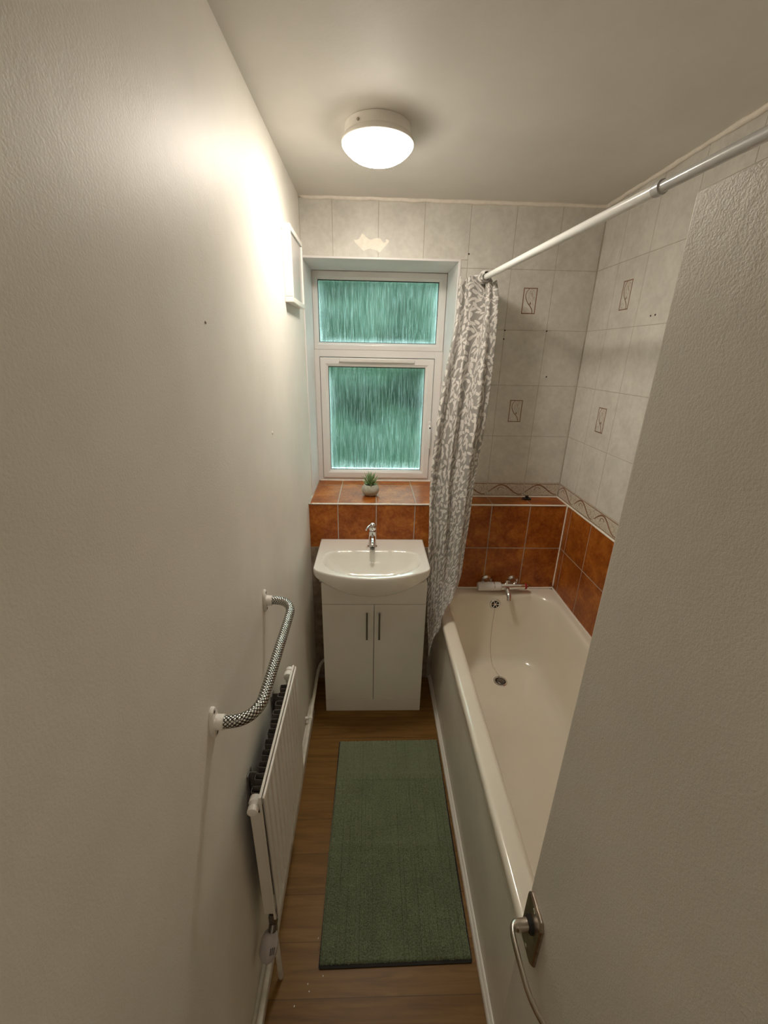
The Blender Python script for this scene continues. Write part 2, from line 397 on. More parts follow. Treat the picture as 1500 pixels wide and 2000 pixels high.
def ribbon(bm, fr, pts, wd, lift=.0006, k=6):
    P = smooth_path([(p[0], p[1], 0) for p in pts], k) if len(pts) > 2 else [Vector((p[0], p[1], 0)) for p in pts]
    A = []
    for i, p in enumerate(P):
        t = (P[min(i+1, len(P)-1)] - P[max(i-1, 0)]).normalized(); nrm = Vector((-t.y, t.x, 0))
        ww = wd(i/(len(P)-1)) if callable(wd) else wd
        a, b_ = p + nrm*ww/2, p - nrm*ww/2
        A.append([fr(a.x, a.y, 0), fr(a.x, a.y, lift), fr(b_.x, b_.y, lift), fr(b_.x, b_.y, 0)])
    loft(bm, A)

# ================================================================== STRUCTURE
YN = -1.35   # far end of the hallway behind the doorway
bm = BM(); box(bm, -.02, W+.1, YN, D+.36, -.06, 0); floor = struct('floor', bm, M_FLOOR)
bm = BM(); box(bm, -.02, W+.1, YN, D+.36, H, H+.06); struct('ceiling', bm, M_CEIL)
bm = BM(); box(bm, -.1, 0, YN, D+.36, 0, H); wl = struct('wall_left', bm, M_WALL)
# small defects of the left wall
for (y, z, r) in ((1.336, 1.586, .006), (.872, 1.878, .003)):
    bm = BM(); lathe(bm, (-.0005, y, z), (1, 0, 0), [(0, r), (.002, r*.8), (.003, r*.2)], 10); obj('wall_plug', bm, M_SEAL if r > .004 else M_AGED, wl)
bm = BM(); box(bm, W+TH, W+.1, YN, D+.36, 0, H); wr = struct('wall_right', bm, M_GROUT_L)
# back wall: low boxing, upper wall with the window opening
bm = BM()
box(bm, 0, W+TH, DF+TH, D+.36, 0, ZL-TH)
box(bm, XR, W+TH, D+TH, D+.36, ZL-TH, H)
box(bm, 0, XR, D+TH, D+.36, ZO, H)
wb = struct('wall_back', bm, M_GROUT_L)
# wall behind the bath foot / beside the doorway
bm = BM(); box(bm, .672, W+TH, -.25, .272, 0, H); struct('wall_front', bm, M_WALL)
bm = BM(); box(bm, 0, .672, -.25, -.15, 2.0, H); struct('trim_1', bm, M_WALL)
bm = BM(); box(bm, 0, W+TH, YN-.05, YN, 0, H); struct('wall_hall', bm, M_WALL)

XS = [1.1406-.2*k for k in range(6)]; ZS = [2.196-.25*k for k in range(5)]; YS = [1.935-.2*k for k in range(10)]
bm = BM(); tiles(bm, FR_BACK_U, XS, ZS, [(0.0, XS[2], ZO+.002, H-.006), (XR+.002, XS[2], ZS[4], ZO+.002), (XS[2], W-.002, ZS[4], H-.006)])
obj('beige_tile_covering', bm, M_TILE, wb)
bm = BM(); tiles(bm, FR_RIGHT, YS, ZS, [(.272, D-.002, ZS[4], H-.006)])
obj('beige_tile_covering', bm, M_TILE, wr)
# border strips
bm = BM(); tiles(bm, FR_BACK_U, XS, [], [(XR+.002, W-.002, ZL+.004, ZS[4])]); obj('border_tile_strip', bm, M_BORDER, wb)
bm = BM(); tiles(bm, FR_RIGHT, YS, [], [(.272, D-.002, ZL+.004, ZS[4])]); obj('border_tile_strip', bm, M_BORDER, wr)
def border_scroll(name, fr, grid, lo_, hi, flip, par):
    """name of part, one scroll per tile"""
    z0, z1 = ZL+.004, ZS[4]; zc = (z0+z1)/2
    bm = BM(); bl = BM()
    for a in grid:
        u0, u1 = (a, a+.2)
        c0, c1 = max(u0, lo_), min(u1, hi)
        if c1-c0 < .02: continue
        ribbon(bm, fr, [(c0+.003, z1-.006), (c1-.003, z1-.006)], .0035); ribbon(bm, fr, [(c0+.003, z0+.005), (c1-.003, z0+.005)], .0025)
        def T(s, h):
            s = 1-s if flip else s
            return (u0 + .2*s, zc + .026*h)
        def clip(pts): return [p for p in pts if c0+.002 < p[0] < c1-.002]
        main = clip([T(s/24, -math.cos((s/24-.02)*2*math.pi*.98+.9)) for s in range(1, 24)])
        if len(main) > 3: ribbon(bm, fr, main, lambda t: .0035+.0042*math.sin(math.pi*t), k=2)
        for cx_, cy_, r0, s0, e0 in ((.36, -.15, .35, 20, 300), (.80, .1, .34, 200, 480)):
            curl = clip([T(cx_+.10*(1-.6*i/12)*math.cos(math.radians(s0+(e0-s0)*i/12)), cy_+.75*(1-.6*i/12)*math.sin(math.radians(s0+(e0-s0)*i/12))) for i in range(13)])
            if len(curl) > 3: ribbon(bm if cx_ < .5 else bl, fr, curl[:8] if cx_ < .5 else curl, .0032, .0007, k=2)
        rr = random.Random(int(a*1000))
        for _ in range(26):
            s, h = rr.random(), rr.uniform(-.8, .8); l = rr.uniform(.03, .07); an = rr.uniform(0, 6.28)
            q = clip([T(s, h), T(s+l*math.cos(an)*.5, h+l*3*math.sin(an)), T(s+l*math.cos(an+.8), h+l*4*math.sin(an+.8))])
            if len(q) == 3: ribbon(bl, fr, q, .0014, .0005, k=3)
    obj(name, bm, M_MOTIF, par); obj('leaf_tracery', bl, M_MOTIFL, par)
border_scroll('scroll_motif', FR_BACK_U, [1.1406, .9406, .7406, .5406], XR+.002, W-.002, False, wb)
border_scroll('scroll_motif', FR_RIGHT, [1.935-.2*k for k in range(0, 7)], .6, D-.002, True, wr)
# decorative inset motifs
def motif(fr, u, v, sg, par):
    hw, hh = .030, .052
    bm = BM(); t = .0042
    for a, b_ in (((-hw, -hh), (hw, -hh)), ((-hw, hh), (hw, hh)), ((-hw, -hh-t/2), (-hw, hh+t/2)), ((hw, -hh-t/2), (hw, hh+t/2))):
        ribbon(bm, fr, [(u+sg*a[0], v+a[1]), (u+sg*b_[0], v+b_[1])], t)
    S = lambda pts: [(u+sg*x*hw, v+y*hh) for x, y in pts]
    ribbon(bm, fr, S([(.62, -1), (.55, -.72), (.2, -.42), (-.3, -.1), (-.62, .3), (-.6, .65), (-.2, .98)]), lambda t_: .0042-.0016*t_)
    ribbon(bm, fr, S([(-.2, -.18), (.05, -.28), (.2, -.12), (.25, -.3)]), .003)
    obj('decor_motif', bm, M_MOTIF, par)
    bl = BM()
    for cx_, cy_, rx, ry in ((.1, .35, .32, .42), (.1, .35, .16, .24), (.5, .55, .2, .3), (-.45, -.7, .3, .16), (.2, .75, .25, .15), (.62, 0, .14, .34)):
        ribbon(bl, fr, S([(cx_+rx*math.cos(q*.55), cy_+ry*math.sin(q*.55)) for q in range(11)]), .0015, .0006, k=2)
    obj('decor_tracery', bl, M_MOTIFL, par)
motif(FR_BACK_U, 1.0406, 2.07, 1, wb); motif(FR_BACK_U, 1.0406, 1.572, 1, wb)
motif(FR_RIGHT, 1.836, 2.067, -1, wr); motif(FR_RIGHT, 1.836, 1.571, -1, wr)
# terracotta tiles
XB = [1.139-.2*k for k in range(6)]; XB[-1] = .148; XB = [1.139, .939, .739, .542, .344, .148]
ZB = [.872]
bm = BM(); tiles(bm, FR_BACK_L, XB, ZB, [(0, W-.002, .872, ZL-.004), (.66, W-.002, ZT-.01, .872)], G=.0045); 
obj('terracotta_tile_covering', bm, M_TERRA, wb)
bm = BM(); tiles(bm, FR_SILL, [.148, .344, .548], [2.30], [(.006, XR-.002, DF+.004, YW-.002)], G=.0045); tiles(bm, FR_SILL, [.945, 1.145], [], [(XR-.002+.004, W-.002, DF+.004, D-.003)], G=.0045)
obj('terracotta_sill_tiles', bm, M_TERRA, wb)
bm = BM(); tiles(bm, FR_RIGHT, YS, ZB, [(.272, DF-.002, ZT-.01, ZL-.002)], G=.0045); obj('terracotta_tile_covering', bm, M_TERRA, wr)
# boxing below the tiles is bare plaster behind the vanity
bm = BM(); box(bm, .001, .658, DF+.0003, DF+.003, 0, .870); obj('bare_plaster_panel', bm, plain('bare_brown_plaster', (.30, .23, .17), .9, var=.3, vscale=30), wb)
# sealant and edge trims
def bead(name, pts, r, mat=M_SEAL, wob=.0012, n=8):
    P = []
    for a, b_ in zip(pts, pts[1:]):
        a, b_ = Vector(a), Vector(b_); k = max(2, int((b_-a).length/.02))
        for i in range(k): P.append(a.lerp(b_, i/k) + noise.noise_vector(a.lerp(b_, i/k)*23)*wob)
    P.append(Vector(pts[-1]))
    bm = BM(); tube(bm, P, lambda t: r*(1+.25*noise.noise(Vector((t*30, r*1000, 0)))), n=n, spline=False)
    return struct(name, bm, mat, smooth=True)
bead('trim_2', [(-.004, D-.001, H-.004), (W-.004, D-.001, H-.004), (W-.001, .28, H-.004)], .0085, wob=.004)
bead('trim_3', [(0.003, DF, ZL-.0005), (W-.002, DF, ZL-.0005)], .0042, wob=.0006)
bead('trim_4', [(XR, D-.001, ZL+.002), (W-.002, D-.002, ZL+.002), (W-.001, DF, ZL+.0), (W-.001, .28, ZL+.0)], .0045, wob=.0006)
bead('trim_5', [(W-.003, DF-.002, ZT+.002), (W-.003, DF-.002, ZL)], .004, wob=.0004)
bead('trim_9', [(W-.002, D-.002, ZL), (W-.002, D-.002, H-.01)], .0028, M_GROUT_L, wob=.0003)
bead('trim_6', [(.68, DF-.002, ZT+.002), (W-.004, DF-.002, ZT+.002), (W-.003, .3, ZT+.002)], .0048, wob=.0006)
bead('trim_7', [(.004, YW-.003, ZL+.002), (XR-.004, YW-.003, ZL+.002)], .0045, wob=.0006)
# white plastic reveal linings of the window
bm = BM(); box(bm, .0, XR, D+.004, YW, ZO-.006, ZO); box(bm, XR-.005, XR, D+.002, YW, ZL, ZO-.006); box(bm, 0, .006, D+.004, YW, ZL, ZO-.006)
box(bm, 0, XR, D-.003, D+.006, ZO-.006, ZO+.003); box(bm, XR-.004, XR+.006, D-.003, D+.004, ZL+.08, ZO+.003)
struct('trim_8', bm, M_REVEAL, bevel=.0015)
# plaster patch above the window
outl = [(.232, 2.292), (.246, 2.293), (.256, 2.297), (.262, 2.305), (.268, 2.316), (.276, 2.315), (.286, 2.305), (.298, 2.297), (.310, 2.295), (.322, 2.300), (.338, 2.302),
        (.349, 2.300), (.358, 2.290), (.366, 2.284), (.374, 2.288), (.372, 2.297), (.380, 2.298), (.388, 2.292), (.386, 2.288), (.376, 2.276), (.362, 2.262), (.350, 2.250), (.343, 2.246), (.338, 2.254), (.325, 2.257), (.314, 2.258), (.304, 2.262), (.292, 2.258), (.276, 2.252), (.268, 2.257), (.256, 2.268), (.242, 2.280)]
bm = BM(); v0 = [bm.verts.new((x*1.0, D-.0006, z)) for x, z in outl]; f_ = bm.faces.new(v0)
bmesh.ops.extrude_face_region(bm, geom=[f_]); 
for v_ in v0: v_.co.y = D+.001
obj('plaster_patch', bm, M_PATCH, wb)
for (x, z) in ((.743, 2.251), (.942, 1.944), (.941, 1.906), (1.142, 1.944), (1.173, 1.739)):
    bm = BM(); lathe(bm, (x, D+.001, z), (0, -1, 0), [(0, .0035), (.0018, .0035), (.0021, .002)], 12); obj('screw_hole', bm, M_DARK, wb)
for (y, z) in ((1.642, 1.977), (1.616, 1.978)):
    bm = BM(); lathe(bm, (W+.001, y, z), (-1, 0, 0), [(0, .0035), (.0018, .0035), (.0021, .002)], 12); obj('screw_hole', bm, M_DARK, wr)
# skirtings
bm = BM(); box(bm, 0, .018, -.15, 1.73, 0, .09); box(bm, 0, .010, -.15, 1.73, .09, .098); struct('baseboard_left', bm, M_SKIRT, bevel=.002)
bm = BM(); loft(bm, [[(.684, y, 0), (.668, y, 0), (.668, y, .010), (.671, y, .016), (.676, y, .020), (.677, y, .023), (.681, y, .027), (.684, y, .028)] for y in (.28, 1.98)]); struct('baseboard_bath', bm, M_WHITE)

# ------------------------------------------------------------------ door (open against the bath)
bm = BM(); box(bm, XDOOR, XDOOR+.04, -.148, .462, .008, 1.976); door = struct('door_1', bm, M_DOOR, bevel=.004, seg=3)
# handle: bevelled lozenge plate, spindle and long lever
def plate_pts(s, x):
    P = [(.443, .932), (.396, .930), (.386, .90), (.392, .80), (.405, .785), (.437, .775), (.458, .80), (.462, .89)]
    cy = sum(p[0] for p in P)/8; cz_ = sum(p[1] for p in P)/8
    return [Vector((x, cy+(p[0]-cy)*s, cz_+(p[1]-cz_)*s)) for p in P]
def rp(s, x, hy=.030, hz=.066, y=.428, z=.852):
    return [Vector((x, y+hy*s*a, z+hz*s*b_)) for a, b_ in ((-.75, 1), (.75, 1), (1, .82), (1, -.82), (.75, -1), (-.75, -1), (-1, -.82), (-1, .82))]
bm = BM(); loft(bm, [rp(1, XDOOR+.0005), rp(1, XDOOR-.004), rp(.93, XDOOR-.007)])
hp = obj('handle_plate', bm, M_AGED, door, bevel=.001)
bm = BM(); lathe(bm, (XDOOR-.005, .428, .866), (-1, 0, 0), [(0, .015), (.006, .0145), (.008, .012), (.009, .0105)], 28); obj('spindle_collar', bm, M_DARK, hp, smooth=True, angle=40)
bm = BM()
path = [(XDOOR-.010, .428, .866), (XDOOR-.024, .427, .866), (XDOOR-.036, .426, .867), (XDOOR-.043, .420, .868), (XDOOR-.045, .405, .868), (XDOOR-.044, .375, .867), (XDOOR-.0415, .345, .865), (XDOOR-.036, .325, .8635), (XDOOR-.028, .308, .862)]
P = smooth_path(path, 6); rings = []
for i, p in enumerate(P):
    t = (P[min(i+1, len(P)-1)] - P[max(i-1, 0)]).normalized(); b_ = Vector((0, 0, 1)); a = t.cross(b_).normalized()
    s = i/(len(P)-1); k = min(1, max(0, (s-.22)/.16))
    ra = .0095*(1-k) + .0038*k; rz = .0095*(1-k) + .0085*k - .0025*max(0, s-.6)
    rings.append([p + a*ra*math.copysign(abs(math.cos(q))**.7, math.cos(q)) + b_*rz*math.copysign(abs(math.sin(q))**.7, math.sin(q)) for q in [2*math.pi*j/16 for j in range(16)]])
loft(bm, rings); obj('lever', bm, M_NICKEL, hp, smooth=True, angle=50)
for dz in (.055, -.055):
    bm = BM(); lathe(bm, (XDOOR-.0065, .428, .852+dz), (-1, 0, 0), [(0, .0045), (.001, .0042), (.0016, .002)], 14); obj('screw', bm, M_NICKEL, hp)

# ------------------------------------------------------------------ window
y0, y1 = YW, YW+.062
def bar_frame(bm, xo0, xo1, zo0, zo1, xi0, xi1, zi0, zi1, yf, yb, ch=.009):
    """mitred frame with a sloping inner bead"""
    def q(t, y): return [(xo0+(xi0-xo0)*t, y, zo0+(zi0-zo0)*t), (xo1+(xi1-xo1)*t, y, zo0+(zi0-zo0)*t), (xo1+(xi1-xo1)*t, y, zo1+(zi1-zo1)*t), (xo0+(xi0-xo0)*t, y, zo1+(zi1-zo1)*t)]
    rg = [q(0, yb), q(0, yf+.004), q(.07, yf), q(.68, yf), q(.74, yf+.003), q(.97, yf+ch), q(1, yf+ch+.004), q(1, yb)]
    R = [[bm.verts.new(p) for p in r] for r in rg]
    for a, b_ in zip(R, R[1:]+[R[0]]):
        for i in range(4): bm.faces.new((a[i], a[(i+1) % 4], b_[(i+1) % 4], b_[i]))
XI0, XI1 = .034, .660
bm = BM()
bar_frame(bm, .006, XR-.005, 1.846, ZO-.006, XI0, XI1, 1.883, 2.180, y0, y1)
box(bm, .006, XI0-.001, y0+.0005, y1, ZL, 1.846); box(bm, XI1-.003, XR-.005, y0+.0005, y1, ZL, 1.846)
box(bm, XI0-.001, XI1-.003, y0+.0005, y1, 1.810, 1.846); box(bm, XI0-.001, XI1-.003, y0+.0005, y1, ZL, 1.134)
win = struct('window_1', bm, M_UPVC, bevel=.001)
bm = BM(); bar_frame(bm, XI0+.001, XI1-.005, 1.136, 1.807, .078, .608, 1.184, 1.762, y0-.010, y1-.01); sash = obj('opening_sash', bm, M_UPVC, win)
# thin black gaskets
bm = BM()
for (a0, a1, b0, b1, yy) in ((XI0, XI1, 1.883, 2.180, y0+.0145), (.078, .608, 1.184, 1.762, y0+.0045)):
    t = .003
    for r in ((a0, a1, b0, b0+t), (a0, a1, b1-t*1.3, b1), (a0, a0+t, b0, b1), (a1-t, a1, b0, b1)): box(bm, r[0], r[1], yy, yy+.004, r[2], r[3])
for r in ((XI0-.0015, XI0+.0005, 1.134, 1.81), (XI1-.0045, XI1-.0028, 1.134, 1.81)): box(bm, r[0], r[1], y0-.001, y0+.002, r[2], r[3])
box(bm, XI0, XI1-.003, y0-.001, y0+.002, 1.8075, 1.8100)
obj('gasket', bm, M_GASKET, win)
def pane(x0_, x1_, z0_, z1_, y):
    bm = BM(); box(bm, x0_, x1_, y, y+.004, z0_, z1_); L = bm.loops.layers.uv.new('UVMap')
    for f in bm.faces:
        for l in f.loops: l[L].uv = ((l.vert.co.x-x0_)/(x1_-x0_), (l.vert.co.z-z0_)/(z1_-z0_))
    return bm
obj('glass_pane', pane(XI0, XI1, 1.883, 2.180, y0+.024), M_GLASS, win)
obj('glass_pane', pane(.078, .608, 1.184, 1.762, y0+.014), M_GLASS, win)
bm = BM(); box(bm, .140, .545, y0-.026, y0-.010, 1.786, 1.806); tv = obj('trickle_vent', bm, M_UPVC, win, bevel=.003)
bm = BM(); box(bm, .16, .525, y0-.0275, y0-.0255, 1.7945, 1.7965); obj('vent_slot', bm, M_SKIRT, tv)
bm = BM(); box(bm, .638, .655, y0-.020, y0-.009, 1.385, 1.475); wh = obj('window_handle', bm, M_UPVC, win, bevel=.004)
bm = BM(); tube(bm, [(.6465, y0-.020, 1.45), (.6465, y0-.034, 1.448), (.647, y0-.040, 1.425), (.647, y0-.040, 1.36), (.647, y0-.038, 1.325)], .0065, n=12); obj('handle_grip', bm, M_UPVC, wh, smooth=True)
bm = BM(); lathe(bm, (.647, y0-.0395, 1.442), (0, -1, 0), [(0, .005), (.006, .0045), (.0062, .002)], 16); obj('key_button', bm, M_BLACK, wh)

# outdoors: garden ground and foliage
bm = BM(); box(bm, -14, 15, 2.6, 26, -1.2, -1.1); g = obj('garden_ground', bm, M_GRASS, kind='structure')
rr = random.Random(3)
bm = BM()
for i in range(150):
    c = Vector((rr.uniform(-4.2, 4.8), rr.uniform(5.2, 8), rr.uniform(-.9, 3.7))); r = rr.uniform(.5, 1.0)
    if c.z > 1.4 and rr.random() < .4: r *= .7
    base = len(bm.verts)
    res = bmesh.ops.create_icosphere(bm, subdivisions=3, radius=r)
    for v_ in res['verts']:
        n_ = noise.fractal(v_.co*4+c*3, 1.0, 2.0, 3); v_.co = v_.co*(1+.38*n_) + c
fo = obj('garden_foliage', bm, M_LEAF, smooth=False, kind='stuff'); fo['label'] = 'green garden foliage blurred behind the obscured window glass'; fo['category'] = 'foliage'

# ================================================================== CEILING LAMP
LX, LY = .329, 1.527
lamp = thing('ceiling_lamp', 'round flush ceiling lamp with white base and glowing opal dome', 'ceiling light', (LX, LY, H))
bm = BM(); lathe(bm, (LX, LY, H), (0, 0, -1), [(0, .092), (.001, .096), (.026, .0975), (.029, .101), (.036, .1065), (.0425, .107), (.044, .1050), (.044, .100)], 64); obj('lamp_base', bm, M_WHITE, lamp, smooth=True, angle=35)
bm = BM(); lathe(bm, (LX, LY, H), (0, 0, -1), [(.043, .1055), (.046, .1055), (.051, .102), (.058, .095), (.067, .084), (.076, .068), (.083, .047), (.087, .024), (.088, .0)], 64); obj('lamp_shade', bm, M_LAMP, lamp, smooth=True, angle=60)
bm = BM(); a_ = math.radians(236); sx, sy = LX+.0985*math.cos(a_), LY+.0985*math.sin(a_)
lathe(bm, (sx, sy, H-.018), (math.cos(a_), math.sin(a_), 0), [(0, .004), (.0025, .0035), (.003, .001)], 12); obj('screw', bm, M_AGED, lamp)

# ================================================================== SHOWER ROD + CURTAIN
def rodp(y): return Vector((.778 + (1.895-y)*.083, y, 2.13))
rod = thing('shower_rod', 'white telescopic shower rod running over the bath to the tiled back wall', 'curtain rod', tuple(rodp(D)))
bm = BM(); cyl(bm, rodp(.925), rodp(D-.002), .0112, n=32); obj('outer_tube', bm, M_ROD, rod, smooth=True, angle=40)
bm = BM(); cyl(bm, rodp(.275), rodp(.93), .0098, n=32); obj('inner_tube', bm, M_ROD2, rod, smooth=True, angle=40)
dr = (rodp(0)-rodp(1)).normalized()
bm = BM(); lathe(bm, rodp(.945), dr, [(0, .0112), (.001, .0128), (.012, .0132), (.020, .0128), (.0205, .0100)], 32); obj('joint_collar', bm, M_ROD2, rod, smooth=True, angle=40)
for yy, s in ((D-.001, 1), (.274, -1)):
    bm = BM(); lathe(bm, rodp(yy), dr*s, [(0, .019), (.006, .019), (.012, .0135), (.02, .013)], 28); obj('end_cap', bm, M_ROD2, rod, smooth=True, angle=40)

Lc = [(.712, 2.06, 2.144), (.697, 2.02, 1.945), (.650, 1.96, 1.729), (.612, 1.90, 1.484), (.596, 1.86, 1.25), (.596, 1.82, 1.03), (.600, 1.80, .789), (.603, 1.76, .606), (.608, 1.72, .512), (.613, 1.68, .409)]
Rc = [(.820, 1.90, 2.120), (.830, 1.88, 2.018), (.830, 1.86, 1.82), (.823, 1.84, 1.61), (.802, 1.82, 1.385), (.788, 1.80, 1.246), (.778, 1.78, 1.101), (.765, 1.76, .952), (.757, 1.74, .852), (.745, 1.73, .793)]
Ls, Rs = smooth_path(Lc, 12), smooth_path(Rc, 12)
def at(P, t):
    f = t*(len(P)-1); i = min(int(f), len(P)-2); return P[i].lerp(P[i+1], f-i)
NS, NT = 150, 300
def curtain_point(s, t):
    a, b_ = at(Ls, t), at(Rs, t)
    p = a.lerp(b_, s)
    # sag of the cloth lying over the rim of the bath
    p += Vector((-.028, -.075, .055))*(4*s*(1-s))*max(0, (t-.72)/.28)**1.5
    across = (b_-a).normalized(); nrm = across.cross(Vector((0, 0, 1))).normalized()
    if nrm.y > 0: nrm = -nrm
    top = max(0, 1-t*7); fold = 1-.78*min(1, max(0, (t-.05)/.8))
    # three to four main drapes that relax downwards
    ph = s*2*math.pi
    d = .026*fold*math.sin(ph*2.6 + .6 + .5*math.sin(t*3)) + .006*fold*math.sin(ph*5.3 + 1.2*t) + .008*(1-.5*t)*math.sin(ph*1.2 + 4*t)
    d += .005*math.sin(ph*9 + 2)*top + .004*noise.noise(Vector((s*7, t*9, 1.3)))
    crease = math.exp(-((s-.46-.06*t)/.045)**2); d -= .020*crease*min(1, t*5)*(1-.55*t)
    for tk in (.22, .41, .62, .83): d -= .0035*math.exp(-((t-tk-.012*math.sin(5*s))/.006)**2)
    p = p + nrm*d
    p.z += top*.010*math.sin(ph*7) + .006*top*noise.noise(Vector((s*30, 0, 0)))
    p.x += (1-t)**3*.010*math.sin(ph*4)
    p.y = min(p.y, 2.095)
    return p
bm = BM(); L = bm.loops.layers.uv.new('UVMap'); grid = []
for i in range(NT+1):
    grid.append([bm.verts.new(curtain_point(j/NS, i/NT)) for j in range(NS+1)])
for i in range(NT):
    for j in range(NS):
        f = bm.faces.new((grid[i][j], grid[i][j+1], grid[i+1][j+1], grid[i+1][j]))
        for l, (jj, ii) in zip(f.loops, ((j, i), (j+1, i), (j+1, i+1), (j, i+1))): l[L].uv = (jj/NS*(.34-.03*ii/NT), -ii/NT*1.75)
cur = obj('shower_curtain', bm, M_CURT, smooth=True)
md = cur.modifiers.new('thickness', 'SOLIDIFY'); md.thickness = .0012
tag(cur, 'grey shower curtain with white leaf sprigs bunched at the window end', 'shower curtain')
# gathered heading looped over the rod
bm = BM()
for k in range(7):
    yy = 1.905 + k*.026; c = rodp(yy); rx = .017+.003*math.sin(k*2.1)
    P = [c + Vector((math.cos(a)*rx + .002*math.sin(a*3+k), .004*math.sin(a*2+k*1.7), math.sin(a)*rx*1.12 + .002)) for a in [2*math.pi*q/16 for q in range(17)]]
    rings = []
    for i_, p in enumerate(P[:-1]):
        rad = (p-c); rad.y = 0; rad.normalize()
        rings.append([p + rad*.0016*math.cos(q) + Vector((0, 1, 0))*(.0135+.002*math.sin(k+i_))*math.sin(q) + rad*.0025*math.cos(2*q) for q in [2*math.pi*j/10 for j in range(10)]])
    R = [[bm.verts.new(p) for p in r] for r in rings]
    for a, b_ in zip(R, R[1:]+[R[0]]):
        for j in range(10): bm.faces.new((a[j], a[(j+1) % 10], b_[(j+1) % 10], b_[j]))
L = bm.loops.layers.uv.new('UVMap')
for f in bm.faces:
    for l in f.loops: l[L].uv = (l.vert.co.y*1.2+l.vert.co.x, l.vert.co.z)
obj('gathered_heading', bm, M_CURT, cur, smooth=True)

# ================================================================== VANITY UNIT
VX0, VX1, VY = .081, .592, 1.735
van = thing('vanity_cabinet', 'white two-door vanity cabinet standing under the basin', 'cabinet', (.3365, 1.85, 0))
bm = BM()
box(bm, VX0, VX0+.015, VY+.018, 1.978, 0, .80); box(bm, VX1-.015, VX1, VY+.018, 1.978, 0, .80); box(bm, VX0+.015, VX1-.015, VY+.018, 1.978, .060, .076); box(bm, VX0+.015, VX1-.015, VY+.03, VY+.034, .076, .79)
obj('carcass', bm, M_CABINET, van, bevel=.001)
bm = BM(); box(bm, VX0, VX1, VY, VY+.016, .683, .80); obj('top_panel', bm, M_CABINET, van, bevel=.0015)
bm = BM(); box(bm, VX0, VX1, VY+.0005, VY+.016, 0, .0775); obj('plinth', bm, M_CABINET, van, bevel=.001)
for x0_, x1_, hx in ((VX0, .3345, .301), (.3375, VX1, .3625)):
    bm = BM(); box(bm, x0_, x1_, VY-.0005, VY+.016, .0795, .679); d_ = obj('door', bm, M_CABINET, van, bevel=.0015)
    bm = BM(); cyl(bm, (hx, VY-.026, .492), (hx, VY-.026, .648), .0045, n=16)
    for zz in (.510, .630): cyl(bm, (hx, VY-.026, zz), (hx, VY-.0006, zz), .0035, n=12)
    obj('handle', bm, M_STEEL, d_, smooth=True, angle=40)

# basin: deck, bowl and bowed apron
BX0, BX1, ZBAS = .060, .588, .920
bas = thing('basin', 'white ceramic basin with bowed front resting on the vanity cabinet', 'basin', (.324, 1.8, ZBAS-.12))
xc = (BX0+BX1)/2; hwid = (BX1-BX0)/2
def yfront(x):
    u = abs(x-xc)/hwid; return 1.655 - .083*(1-u**2.2) + (.012*max(0, (u-.94)/.06)**2)
def ztop(x, y):
    yf = yfront(x); yb = 1.842
    u = (x-xc)/(.2285); ym = (yf+.020+yb)/2; hv = (yb-yf-.020)/2; v_ = (y-ym)/hv
    e_ = 5.0 if v_ > 0 else 3.4
    r = (abs(u)**e_ + abs(v_)**(e_*.85))**(1/e_)
    z = ZBAS
    if r < 1:
        q = 1-r; z -= .102*(1-(1-min(1, q/.62))**2.3)*(1 if True else 0)
        z -= .010*min(1, q*1.2)
        e = min(1, q/.05); z = ZBAS + (z-ZBAS)*(e*e*(3-2*e)*.75+.25*e)
    return z
NX, NY = 90, 64
bm = BM(); gr = []
for j in range(NY+1):
    row_ = []
    for i in range(NX+1):
        x = BX0 + (BX1-BX0)*i/NX; yf = yfront(x); y = 1.978 + (yf-1.978)*j/NY
        row_.append(bm.verts.new((x, y, ztop(x, y))))
    gr.append(row_)
for j in range(NY):
    for i in range(NX): bm.faces.new((gr[j][i], gr[j][i+1], gr[j+1][i+1], gr[j+1][i]))
per = [gr[j][0] for j in range(NY+1)] + gr[NY][1:NX] + [gr[j][NX] for j in range(NY, -1, -1)]
def apron(k):
    """k 0..1 from the rim edge down to the cabinet top"""
    out = []
    for v_ in per:
        x, y = v_.co.x, v_.co.y
        u = min(1, abs(x-xc)/hwid); fr_ = max(0, min(1, (1.978-y)/(1.978-1.572)))
        zb = .886 - .060*(1-u**2)**.8*fr_ - .004
        tx = xc + (x-xc)*.955; ty = max(y, VY+.012) if y < VY+.012 else y
        if k < 3:
            o_ = (.0020, .0030, .0015)[k]; dirx = (x-xc)/hwid if u > .985 else 0; diry = -1 if y < 1.975 and u < .985 else (-.5 if y < 1.7 else 0)
            z = (ZBAS-.003, ZBAS-.009, zb+.010)[k]
            out.append((x+dirx*o_, y+diry*o_, z))
        else:
            f = (.05, .28, .62, 1.0)[k-3]; z = (zb+.001, zb-.010, zb-.016, .8012)[k-3]
            if k == 6: z = .8006
            out.append((x+(tx-x)*f, y+(ty-y)*f, z))
    return out
prev = per
for k in range(7):
    cur_ = [bm.verts.new(p) for p in apron(k)]
    for i in range(len(per)-1): bm.faces.new((prev[i], prev[i+1], cur_[i+1], cur_[i]))
    prev = cur_
bmesh.ops.recalc_face_normals(bm, faces=bm.faces)
obj('basin_body', bm, M_CERAMIC, bas, smooth=True, angle=65)
bm = BM(); oc = Vector((.325, 1.833, .872)); on = Vector((0, -.86, .5)).normalized()
lathe(bm, oc-on*.004, on, [(0, .012), (.006, .0125), (.0075, .011), (.0075, .0085)], 28); obj('overflow_ring', bm, M_CHROME, bas, smooth=True, angle=40)
bm = BM(); lathe(bm, oc-on*.002, on, [(0, .0085), (.0052, .0085)], 24); obj('overflow_hole', bm, M_DARK, bas)
